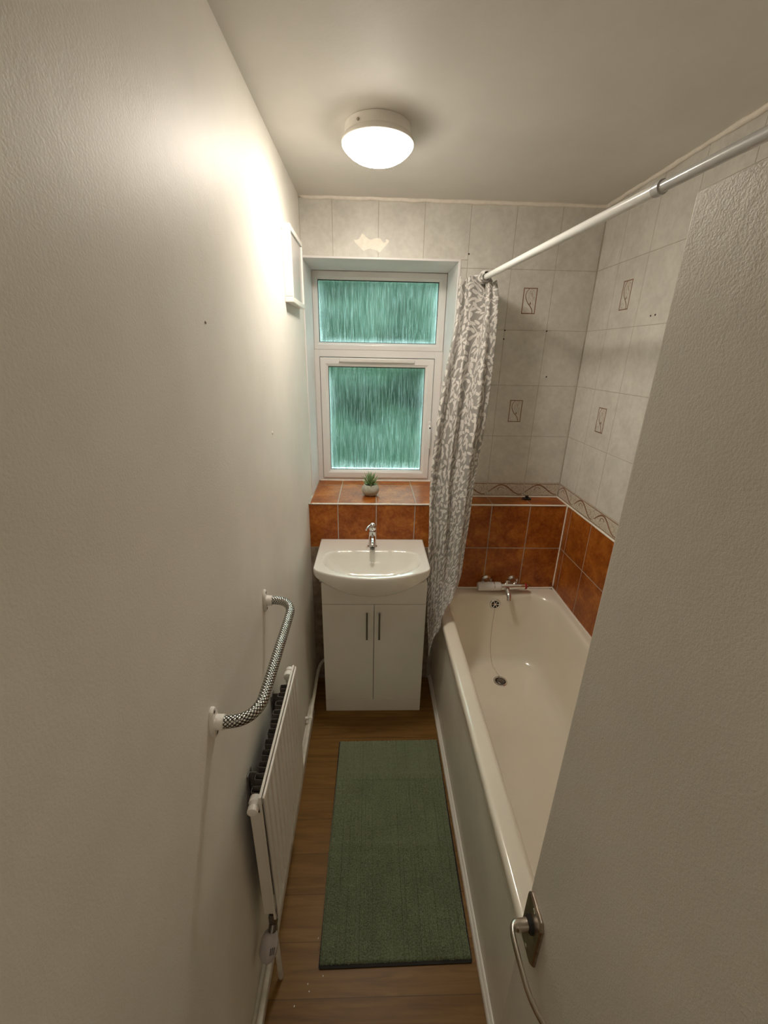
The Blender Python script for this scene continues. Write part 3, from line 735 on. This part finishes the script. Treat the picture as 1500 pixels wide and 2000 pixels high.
bm = BM(); lathe(bm, (.325, 1.72, .8085), (0, 0, 1), [(0, .022), (.004, .022), (.006, .019), (.006, .016), (.0045, .015)], 28); obj('waste_ring', bm, M_CHROME, bas, smooth=True, angle=40)

# mono basin tap
tap = thing('basin_tap', 'chrome single-lever mixer tap standing on the basin deck', 'tap', (.325, 1.895, ZBAS))
bm = BM(); lathe(bm, (.325, 1.895, ZBAS), (0, 0, 1), [(0, .024), (.003, .0245), (.006, .022), (.010, .0205), (.045, .0185), (.075, .0180), (.088, .0185), (.092, .0175)], 36); obj('tap_body', bm, M_CHROME, tap, smooth=True, angle=45)
bm = BM(); P = smooth_path([(.325, 1.890, ZBAS+.050), (.325, 1.865, ZBAS+.060), (.325, 1.835, ZBAS+.058), (.325, 1.806, ZBAS+.050), (.325, 1.796, ZBAS+.040)], 6)
rings = []
for i, p in enumerate(P):
    t = (P[min(i+1, len(P)-1)]-P[max(i-1, 0)]).normalized(); a = Vector((1, 0, 0)); b_ = t.cross(a); k = i/(len(P)-1)
    rings.append([p + a*(.0150-.003*k)*math.cos(q) + b_*(.0130-.003*k)*math.sin(q) for q in [2*math.pi*j/20 for j in range(20)]])
loft(bm, rings); obj('spout', bm, M_CHROME, tap, smooth=True, angle=50)
bm = BM(); lathe(bm, (.325, 1.796, ZBAS+.041), (0, 0, -1), [(0, .0108), (.010, .0108), (.0105, .0085), (.009, .0082)], 20); obj('aerator', bm, M_STEEL, tap, smooth=True, angle=40)
bm = BM(); lathe(bm, (.325, 1.895, ZBAS+.093), (0, -.06, 1), [(0, .0175), (.002, .0192), (.018, .0190), (.028, .0165), (.034, .010), (.036, .003)], 32); tl_ = obj('lever_cap', bm, M_CHROME, tap, smooth=True, angle=50)
bm = BM(); tube(bm, [(.322, 1.888, ZBAS+.116), (.312, 1.872, ZBAS+.122), (.300, 1.850, ZBAS+.118), (.294, 1.838, ZBAS+.112)], lambda t: .0062-.0022*t, n=12); obj('lever', bm, M_CHROME, tl_, smooth=True)

# ================================================================== PLANT ON THE SILL
PX, PY = .313, 2.120
plant = thing('potted_succulent', 'small green succulent in a round grey pot on the window sill', 'potted plant', (PX, PY, ZL))
prof = [(0.0005, .024), (.002, .028), (.010, .036), (.022, .0445), (.034, .0475), (.046, .0455), (.056, .039), (.061, .034), (.063, .031), (.0605, .029), (.052, .030)]
bm = BM(); lathe(bm, (PX, PY, ZL), (0, 0, 1), prof, 44); obj('pot', bm, M_POT, plant, smooth=True, angle=60)
bm = BM(); lathe(bm, (PX, PY, ZL), (0, 0, 1), [(.045, .0285), (.053, .030), (.056, .018), (.057, 0)], 24); obj('soil', bm, M_SOIL, plant, smooth=True)
bm = BM(); rr = random.Random(11)
for i in range(26):
    tier = i/26; az = i*2.39996; el = math.radians(12+72*tier); L_ = .040+.012*rr.random() + .012*tier
    dv = Vector((math.cos(az)*math.cos(el), math.sin(az)*math.cos(el), math.sin(el)))
    c0 = Vector((PX, PY, ZL+.054+.018*tier)) + Vector((dv.x, dv.y, 0))*.004
    a, b_ = frame_from(dv); rings = []
    for k in range(7):
        t = k/6; wd = .0068*math.sin(math.pi*(.12+.86*t))**.8*(1-.25*t); c = c0 + dv*L_*t + Vector((0, 0, .010*t*t))
        rings.append([c + a*wd*math.cos(q) + b_*wd*.5*math.sin(q) for q in [2*math.pi*j/8 for j in range(8)]])
    loft(bm, rings)
obj('leaves', bm, M_SUCC, plant, smooth=True)

# small black object on the ledge above the bath
bm = BM(); box(bm, 1.128, 1.168, 2.060, 2.084, ZL+.0005, ZL+.010); box(bm, 1.140, 1.156, 2.066, 2.080, ZL+.0095, ZL+.021); box(bm, 1.122, 1.131, 2.066, 2.078, ZL+.0005, ZL+.006)
tag(obj('plastic_clip', bm, M_BLACK, bevel=.003), 'small black plastic clip lying on the terracotta ledge above the bath', 'clip')

# ================================================================== BATH
bath = thing('bathtub', 'cream acrylic bathtub built in along the right tiled wall', 'bathtub', (1.0, 1.13, 0))
TX0, TX1, TY0, TY1 = .663, W-.003, .281, DF-.003
def ring(ix0, ix1, iy0, iy1, z, r, zf=None): return rrect(TX0+ix0, TX1-ix1, TY0+iy0, TY1-iy1, z, r, 10, zf)
rings = [ring(.010, .0, .0, .0, ZT-.040, .012), ring(.001, 0, 0, 0, ZT-.038, .014), ring(0, 0, 0, 0, ZT-.018, .016), ring(.002, 0, 0, 0, ZT-.007, .018), ring(.008, .002, .002, .002, ZT-.001, .02),
         ring(.018, .004, .005, .005, ZT, .024), ring(.046, .022, .05, .040, ZT, .07), ring(.058, .032, .07, .052, ZT-.002, .095), ring(.066, .039, .085, .060, ZT-.009, .115), ring(.072, .044, .10, .067, ZT-.024, .125),
         ring(.084, .054, .13, .080, .53, .13), ring(.098, .068, .19, .098, .42, .135), ring(.112, .082, .26, .118, .325, .135), ring(.126, .096, .31, .140, .278, .130), ring(.146, .116, .35, .165, .256, .12), ring(.175, .145, .40, .195, .248, .10)]
bm = BM(); R = loft(bm, rings, cap0=False, cap1=False)
# floor of the tub as smaller rings that close at the middle
prev = R[-1]
cen = Vector((1.0, 1.06, .246))
for k in (.75, .5, .25):
    nr = [bm.verts.new(cen.lerp(v_.co, k)) for v_ in R[-1]]
    for i in range(len(nr)): bm.faces.new((prev[i], prev[(i+1) % len(nr)], nr[(i+1) % len(nr)], nr[i]))
    prev = nr
bm.faces.new(prev)
obj('tub_shell', bm, M_BATH, bath, smooth=True, sub=1)
def tub_y(z):   # inner tap-end wall of the bath
    T = [(ZT-.009, .060), (ZT-.024, .067), (.53, .080), (.42, .098), (.325, .118), (.278, .140), (.256, .165), (.248, .195)]
    for (za, a), (zb_, b_) in zip(T, T[1:]):
        if za >= z >= zb_: return TY1 - (a + (b_-a)*(za-z)/(za-zb_))
    return TY1-.195
DRX, DRY = .997, 1.683
bm = BM(); lathe(bm, (DRX, DRY, .247), (0, 0, 1), [(0, .036), (.003, .036), (.0045, .033), (.004, .027), (.001, .025)], 40, cap1=False); obj('waste_ring', bm, M_CHROME, bath, smooth=True, angle=40)
bm = BM(); lathe(bm, (DRX, DRY, .2475), (0, 0, 1), [(0, .0255), (.0015, .0255)], 32); obj('waste_hole', bm, M_DARK, bath)
bm = BM(); lathe(bm, (DRX+.001, DRY-.001, .248), (0, 0, 1), [(.0005, .019), (.003, .020), (.0045, .018), (.0045, .010), (.0065, .009), (.007, .003)], 32); obj('plug', bm, M_STEEL, bath, smooth=True, angle=40, label='dark rubber plug sitting in the waste')
ozc = .572; oc = Vector((.994, tub_y(ozc)+.001, ozc)); on = Vector((0, -1, .12)).normalized()
bm = BM(); lathe(bm, oc, on, [(0, .030), (.003, .030), (.006, .027), (.006, .021), (.002, .020)], 40, cap1=False); ov = obj('overflow_rose', bm, M_CHROME, bath, smooth=True, angle=40)
bm = BM(); lathe(bm, oc+on*.0005, on, [(0, .0205), (.002, .0205)], 32); obj('overflow_recess', bm, M_DARK, ov)
a, b_ = frame_from(on)
bm = BM()
for k in range(6):
    q = math.pi/3*k; cyl(bm, oc+on*.003+(a*math.cos(q)+b_*math.sin(q))*.004, oc+on*.0055+(a*math.cos(q)+b_*math.sin(q))*.0195, .0026, .0034, 8)
lathe(bm, oc+on*.002, on, [(0, .006), (.004, .006), (.005, .003)], 16); obj('overflow_spokes', bm, M_CHROME, ov, smooth=True, angle=40)
# ball chain from the overflow to the plug
bm = BM(); pts = []
for i in range(15):
    t = i/14; z = .548 - (.548-.253)*t; pts.append(Vector((.993 - .014*math.sin(t*2.2) + .004*t, min(tub_y(z), 1.9)-.004, z)))
pts += [Vector((.990, 1.765, .2515)), Vector((.996, 1.735, .2515)), Vector((1.001, 1.716, .2515)), Vector((.992, 1.708, .2535)), Vector((.995, 1.690, .2560))]
P = smooth_path(pts, 3); tube(bm, P, .0007, n=6, spline=False)
acc = 0
for p, q in zip(P, P[1:]):
    n_ = max(1, int((q-p).length/.0045))
    for i in range(n_): bmesh.ops.create_icosphere(bm, subdivisions=1, radius=.0015, matrix=Matrix.Translation(p.lerp(q, i/n_)))
obj('plug_chain', bm, M_NICKEL, bath, smooth=True)
# bath panel
bm = BM(); box(bm, .684, .690, .281, DF-.004, .0, ZT-.036); obj('side_panel', bm, M_PANEL, bath, bevel=.001)

# bath mixer
MY, MZ = 1.930, .668
mx_ = thing('bath_mixer_tap', 'chrome thermostatic bath mixer fixed low on the brown tiles at the bath end', 'tap', (1.03, DF, MZ))
bm = BM(); cyl(bm, (.965, MY, MZ), (1.115, MY, MZ), .0165, n=32); cyl(bm, (1.02, MY, MZ), (1.085, MY, MZ), .0205, n=32); obj('mixer_body', bm, M_CHROME, mx_, smooth=True, angle=40, bevel=.001)
bm = BM(); lathe(bm, (1.022, MY, MZ), (-1, 0, 0), [(0, .0175), (.004, .0225), (.010, .0235), (.118, .0235), (.126, .0215), (.128, .014)], 36); hl = obj('temperature_handle', bm, M_ROD, mx_, smooth=True, angle=35)
bm = BM(); lathe(bm, (.985, MY, MZ), (-1, 0, 0), [(0, .0236), (.0003, .0242), (.004, .0242), (.0045, .0236)], 36); obj('chrome_band', bm, M_CHROME, hl, smooth=True, angle=35)
bm = BM(); lathe(bm, (1.085, MY, MZ), (1, 0, 0), [(0, .0145), (.004, .0160), (.078, .0150), (.084, .0130), (.085, .006)], 32); hr = obj('flow_handle', bm, M_CHROME, mx_, smooth=True, angle=35)
bm = BM(); lathe(bm, (1.150, MY, MZ), (1, 0, 0), [(0, .0154), (.0003, .0160), (.010, .0158), (.0104, .0152)], 32); obj('hot_ring', bm, M_RED, hr, smooth=True, angle=35)
for xx in (.955, 1.098):
    bm = BM(); lathe(bm, (xx, DF-.0005, MZ+.010), (0, -1, 0), [(0, .030), (.004, .029), (.010, .018), (.036, .0155), (.042, .0145)], 32); cyl(bm, (xx, MY+.006, MZ+.010), (xx+(.02 if xx < 1 else -.012), MY, MZ), .014, n=20)
    obj('wall_elbow', bm, M_CHROME, mx_, smooth=True, angle=40)
bm = BM(); tube(bm, [(1.050, MY-.008, MZ-.002), (1.050, MY-.030, MZ-.010), (1.050, MY-.058, MZ-.026), (1.050, MY-.070, MZ-.046)], lambda t: .0135-.0015*t, n=20); obj('spout', bm, M_CHROME, mx_, smooth=True, angle=50)
bm = BM(); lathe(bm, (1.050, MY, MZ+.019), (0, 0, 1), [(0, .009), (.008, .009), (.010, .0065), (.018, .006), (.019, .003)], 20); obj('diverter_knob', bm, M_CHROME, mx_, smooth=True, angle=40)

# ================================================================== GRAB RAIL
gr_ = thing('grab_rail', 'knurled chrome grab rail with white end flanges on the left wall', 'grab rail', (0, .856, 1.13))
RY0, RY1, RZ, RX = .640, 1.072, 1.129, .088
P = [(.010, RY1, RZ+.004), (.030, RY1, RZ+.005), (.055, RY1-.006, RZ+.005), (.075, RY1-.022, RZ+.004), (RX-.002, RY1-.048, RZ+.003), (RX, RY1-.085, RZ+.002), (RX, (RY0+RY1)/2, RZ), (RX, RY0+.085, RZ-.002), (RX-.002, RY0+.048, RZ-.003), (.074, RY0+.020, RZ-.003), (.054, RY0+.005, RZ-.003), (.030, RY0, RZ-.003), (.010, RY0, RZ-.003)]
bm = BM(); tube(bm, P, .0125, n=28, k=10, uv=True); obj('rail_tube', bm, M_KNURL, gr_, smooth=True, angle=60)
for yy, zz in ((RY1, RZ+.004), (RY0, RZ-.003)):
    bm = BM(); n_ = 36
    def oval(x, ry, rz_): return [Vector((x, yy+ry*math.cos(2*math.pi*i/n_), zz+rz_*math.sin(2*math.pi*i/n_))) for i in range(n_)]
    loft(bm, [oval(0.0003, .018, .037), oval(.004, .018, .037), oval(.007, .0155, .034), oval(.008, .0152, .0155), oval(.024, .0150, .0150), oval(.025, .0128, .0128)])
    fl = obj('wall_flange', bm, M_WHITE, gr_, smooth=True, angle=40)
    for dz in (.0265, -.0265):
        bm = BM(); lathe(bm, (.0065, yy, zz+dz), (1, 0, 0), [(0, .0042), (.0012, .004), (.002, .002)], 14); obj('screw', bm, M_STEEL, fl)

# ================================================================== RADIATOR
RFX, RY_0, RY_1, RZ_0, RZ_1 = .066, .690, 1.140, .335, .828
rad = thing('radiator', 'white ribbed panel radiator hung below the grab rail', 'radiator', (0, .915, RZ_0))
bm = BM(); n_rib = 11; prof = []
pitch = (RY_1-RY_0-.030)/n_rib
prof.append((RY_0, 0)); prof.append((RY_0+.013, 0))
for k in range(n_rib):
    a0 = RY_0+.015+k*pitch
    prof += [(a0+pitch*.10, 0), (a0+pitch*.20, -.0115), (a0+pitch*.46, -.0120), (a0+pitch*.56, 0), (a0+pitch*.98, 0.0)]
prof.append((RY_1, 0))
zs = [(RZ_0, -.004, 0), (RZ_0+.003, 0, 0), (RZ_0+.022, 0, 0), (RZ_0+.036, 0, 1), (RZ_1-.036, 0, 1), (RZ_1-.022, 0, 0), (RZ_1-.003, 0, 0), (RZ_1, -.004, 0)]
gr2 = [[bm.verts.new((RFX+o_+d_*k, y, z)) for y, d_ in prof] for z, o_, k in zs]
for a, b_ in zip(gr2, gr2[1:]):
    for i in range(len(prof)-1): bm.faces.new((a[i], a[i+1], b_[i+1], b_[i]))
fp = obj('front_panel', bm, M_RAD, rad, smooth=True, angle=50); md = fp.modifiers.new('thick', 'SOLIDIFY'); md.thickness = .002; md.offset = 0
fp.data.update()
bm = BM(); box(bm, RFX-.013, RFX-.0065, RY_0-.002, RY_1+.002, RZ_1-.004, RZ_1+.0025); box(bm, RFX-.013, RFX-.0065, RY_0-.002, RY_1+.002, RZ_0-.002, RZ_0+.004); box(bm, RFX-.013, RFX-.0065, RY_0-.003, RY_0+.002, RZ_0, RZ_1); box(bm, RFX-.013, RFX-.0065, RY_1-.002, RY_1+.003, RZ_0, RZ_1)
obj('panel_seam', bm, M_RAD, rad, bevel=.001)
# convector: a folded strip, open at the top
bm = BM(); nf = 11; pf = []
for k in range(nf):
    a0 = RY_0+.030+k*(RY_1-RY_0-.070)/nf; pp = (RY_1-RY_0-.070)/nf
    pf += [(RFX-.014, a0), (RFX-.016, a0+.003), (.024, a0+.005), (.0225, a0+.008), (.0225, a0+pp*.52), (.024, a0+pp*.52+.003), (RFX-.016, a0+pp*.52+.005), (RFX-.014, a0+pp*.52+.008)]
R_ = [[bm.verts.new((x, y, z)) for x, y in pf] for z in (RZ_0+.045, RZ_1-.030)]
for i in range(len(pf)-1): bm.faces.new((R_[0][i], R_[0][i+1], R_[1][i+1], R_[1][i]))
cf = obj('convector_fins', bm, M_FIN, rad); md = cf.modifiers.new('thick', 'SOLIDIFY'); md.thickness = .0012; md.offset = 0
bm = BM(); box(bm, .027, RFX-.008, RY_0+.001, RY_0+.003, RZ_0+.02, RZ_1-.055); obj('side_panel', bm, M_RAD, rad, bevel=.001)
bm = BM(); box(bm, .027, RFX-.008, RY_1-.003, RY_1-.001, RZ_0+.02, RZ_1-.055); obj('side_panel', bm, M_RAD, rad, bevel=.001)
for yy, s in ((RY_0+.012, -1), (RY_1-.012, 1)):   # top corner bosses with plugs
    bm = BM(); lathe(bm, (.040, yy-s*.012, RZ_1-.028), (0, s, 0), [(0, .010), (.003, .0145), (.018, .0150), (.022, .0115), (.026, .0105), (.028, .0135), (.040, .0130), (.043, .0085), (.0435, .003)], 28)
    cyl(bm, (.040, yy, RZ_1-.028), (RFX-.010, yy, RZ_1-.028), .011, n=20)
    obj('end_plug', bm, M_WHITE, rad, smooth=True, angle=40)
for yy in (RY_0+.09, RY_1-.09):
    bm = BM(); box(bm, .0005, .004, yy-.015, yy+.015, RZ_0+.06, RZ_1-.03); box(bm, .0005, .024, yy-.001, yy+.001, RZ_1-.10, RZ_1-.03); box(bm, .0005, .024, yy-.001, yy+.001, RZ_0+.06, RZ_0+.12); obj('wall_bracket', bm, M_FIN, rad)
# valve
VXc, VYc = .047, RY_0+.010
bm = BM(); lathe(bm, (VXc, VYc, RZ_0+.012), (0, 0, -1), [(0, .010), (.012, .011), (.02, .013), (.044, .013), (.05, .010), (.085, .009)], 24); cyl(bm, (VXc, VYc, RZ_0-.030), (VXc-.002, VYc-.022, RZ_0-.046), .011, n=20)
vb = obj('valve_body', bm, M_STEEL, rad, smooth=True, angle=40, label='dark metal valve body below the radiator corner')
hd = Vector((-.10, -.55, -.80)).normalized()
bm = BM(); hp0 = Vector((VXc-.004, VYc-.018, RZ_0-.042))
lathe(bm, hp0, hd, [(0, .013), (.004, .0175), (.016, .0225), (.034, .0245), (.050, .0240), (.062, .0200), (.070, .0120), (.072, .004)], 36); th = obj('thermostat_head', bm, M_VALVE, vb, smooth=True, angle=60, label='grey-white bulbous thermostatic head')
bm = BM(); a, b_ = frame_from(hd)
for k in (-1, 0, 1):
    q = math.atan2(.2, 1); 
    sd = Vector((.55, -.70, .45)).normalized(); sd = (sd - hd*sd.dot(hd)).normalized(); tt = hd.cross(sd)
    c0 = hp0 + hd*.026 + sd*.0242 + tt*.005*k; c1 = hp0 + hd*.042 + sd*.0246 + tt*.005*k
    cyl(bm, c0, c1, .0011, n=8)
obj('grip_marks', bm, M_BLACK, th)
# heating pipes along the wall
bm = BM(); tube(bm, [(VXc, VYc, RZ_0-.07), (VXc, VYc, .16), (VXc, VYc, .05), (VXc, VYc, .001)], .0075, n=16); obj('tail_pipe', bm, M_SKIRT, rad, smooth=True)
pipe = thing('heating_pipe', 'white painted pipe clipped along the left wall above the skirting', 'pipe', (.022, 1.3, .13))
bm = BM(); tube(bm, [(.024, -.15, .118), (.024, .3, .118), (.024, .8, .120), (.024, 1.2, .128), (.024, 1.5, .134), (.024, 1.7, .140), (.025, 1.86, .148), (.034, 1.925, .156), (.056, 1.955, .162), (.078, 1.962, .164)], .0085, n=20, k=6); obj('pipe_run', bm, M_SKIRT, pipe, smooth=True)
for yy, zz in ((1.56, .137), (1.02, .124), (.52, .119)):
    bm = BM(); box(bm, .0003, .016, yy-.006, yy+.006, zz-.006, zz+.006); lathe(bm, (.024, yy-.007, zz), (0, 1, 0), [(0, .0088), (0, .0115), (.014, .0115), (.014, .0088)], 24, cap0=False, cap1=False); obj('pipe_clip', bm, M_WHITE, pipe, smooth=True, angle=40)

# ================================================================== WALL BOX (high on the left wall)
BYa, BYb, BZa, BZb, BT = 1.690, 1.965, 2.000, 2.245, .030
wbx = thing('wall_panel', 'shallow white framed panel high on the left wall beside the window', 'wall panel', (0, (BYa+BYb)/2, BZa))
bm = BM(); t = .018
for r in ((BYa, BYb, BZa, BZa+t), (BYa, BYb, BZb-t, BZb), (BYa, BYa+t, BZa+t, BZb-t), (BYb-t, BYb, BZa+t, BZb-t)): box(bm, .0003, BT, r[0], r[1], r[2], r[3])
obj('frame', bm, M_WHITE, wbx, bevel=.002)
bm = BM(); box(bm, .0003, BT-.006, BYa+t, BYb-t, BZa+t, BZb-t); obj('glossy_insert', bm, plain('glossy_grey_insert', (.50, .48, .46), .35, var=.04, vscale=3, coat=.4), wbx)

# ================================================================== RUG
UX0, UX1, UY0, UY1 = .166, .655, .722, 1.536
rug = thing('bath_rug', 'green ribbed pile bath rug lying on the floor between radiator and bath', 'rug', (.41, 1.13, 0))
def skew(x, y): return (x + .004*math.sin(y*5), y + .006*(x-UX0)/(UX1-UX0))
bm = BM(); loft(bm, [[(skew(p.x, p.y)[0], skew(p.x, p.y)[1], z) for p in rrect(UX0-.003, UX1+.002, UY0-.008, UY1+.001, 0, .006, 3)] for z in (.0005, .0045)]); obj('backing', bm, M_DARK, rug, label='dark non-slip backing showing at the near edge')
NXr, NYr = 330, 540; bm = BM(); gr3 = []
cre = [1.335, 1.045]
for j in range(NYr+1):
    rw = []
    for i in range(NXr+1):
        x = UX0 + (UX1-UX0)*i/NXr; y = UY0 + (UY1-UY0)*j/NYr
        ed = min(x-UX0, UX1-x, y-UY0, UY1-y); e = min(1, ed/.008)
        rib = .5+.5*math.cos(2*math.pi*(x-UX0)/.0148 + .5*noise.noise(Vector((x*9, y*3, 0))))
        h = .0142 - (.0018+.0105*max(0, noise.noise(Vector((math.floor((x-UX0)/.0148+.5)*3.7, y*1.5, 0)))+.12))*(rib**5) - .0 - .0012 + .0044*noise.noise(Vector((x*240, y*240, 0))) + .0030*noise.noise(Vector((x*80, y*60, 5)))
        for c, am in zip(cre, (1, 1.1)):
            q = (y-c-.004*math.sin(x*9)); h += am*(.0052*math.exp(-((q-.016)/.018)**2) - .0050*math.exp(-((q+.010)/.012)**2))
        h = max(h, .0085)
        h = .003 + (h-.003)*math.sqrt(max(0, 1-(1-e)**2))
        jx = .0012*noise.noise(Vector((x*300, y*300, 9))); jy = .0012*noise.noise(Vector((x*300, y*300, 19)))
        if ed < .004: jx *= 2.2; jy *= 2.2
        xx, yy = skew(x+jx, y+jy); rw.append(bm.verts.new((xx, yy, h)))
    gr3.append(rw)
for j in range(NYr):
    for i in range(NXr): bm.faces.new((gr3[j][i], gr3[j][i+1], gr3[j+1][i+1], gr3[j+1][i]))
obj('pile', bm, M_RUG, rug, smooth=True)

# ================================================================== FLECKS ON THE FLOOR
flk = [(617, 1765, .152, .79), (0, 0, .133, .683), (0, 0, .139, .667), (0, 0, .099, .637), (0, 0, .178, .70)]
for i, (_, _, x, y) in enumerate(flk):
    bm = BM(); r = .0019; bmesh.ops.create_icosphere(bm, subdivisions=1, radius=r, matrix=Matrix.Translation((x, y, r*.4)) @ Matrix.Diagonal((1.0, 1.5-.2*(i % 3), .45, 1)))
    tag(obj('paint_fleck', bm, M_SEAL), 'tiny white paint fleck lying on the wooden floor by the rug', 'paint fleck', 'paint flecks on the floor')
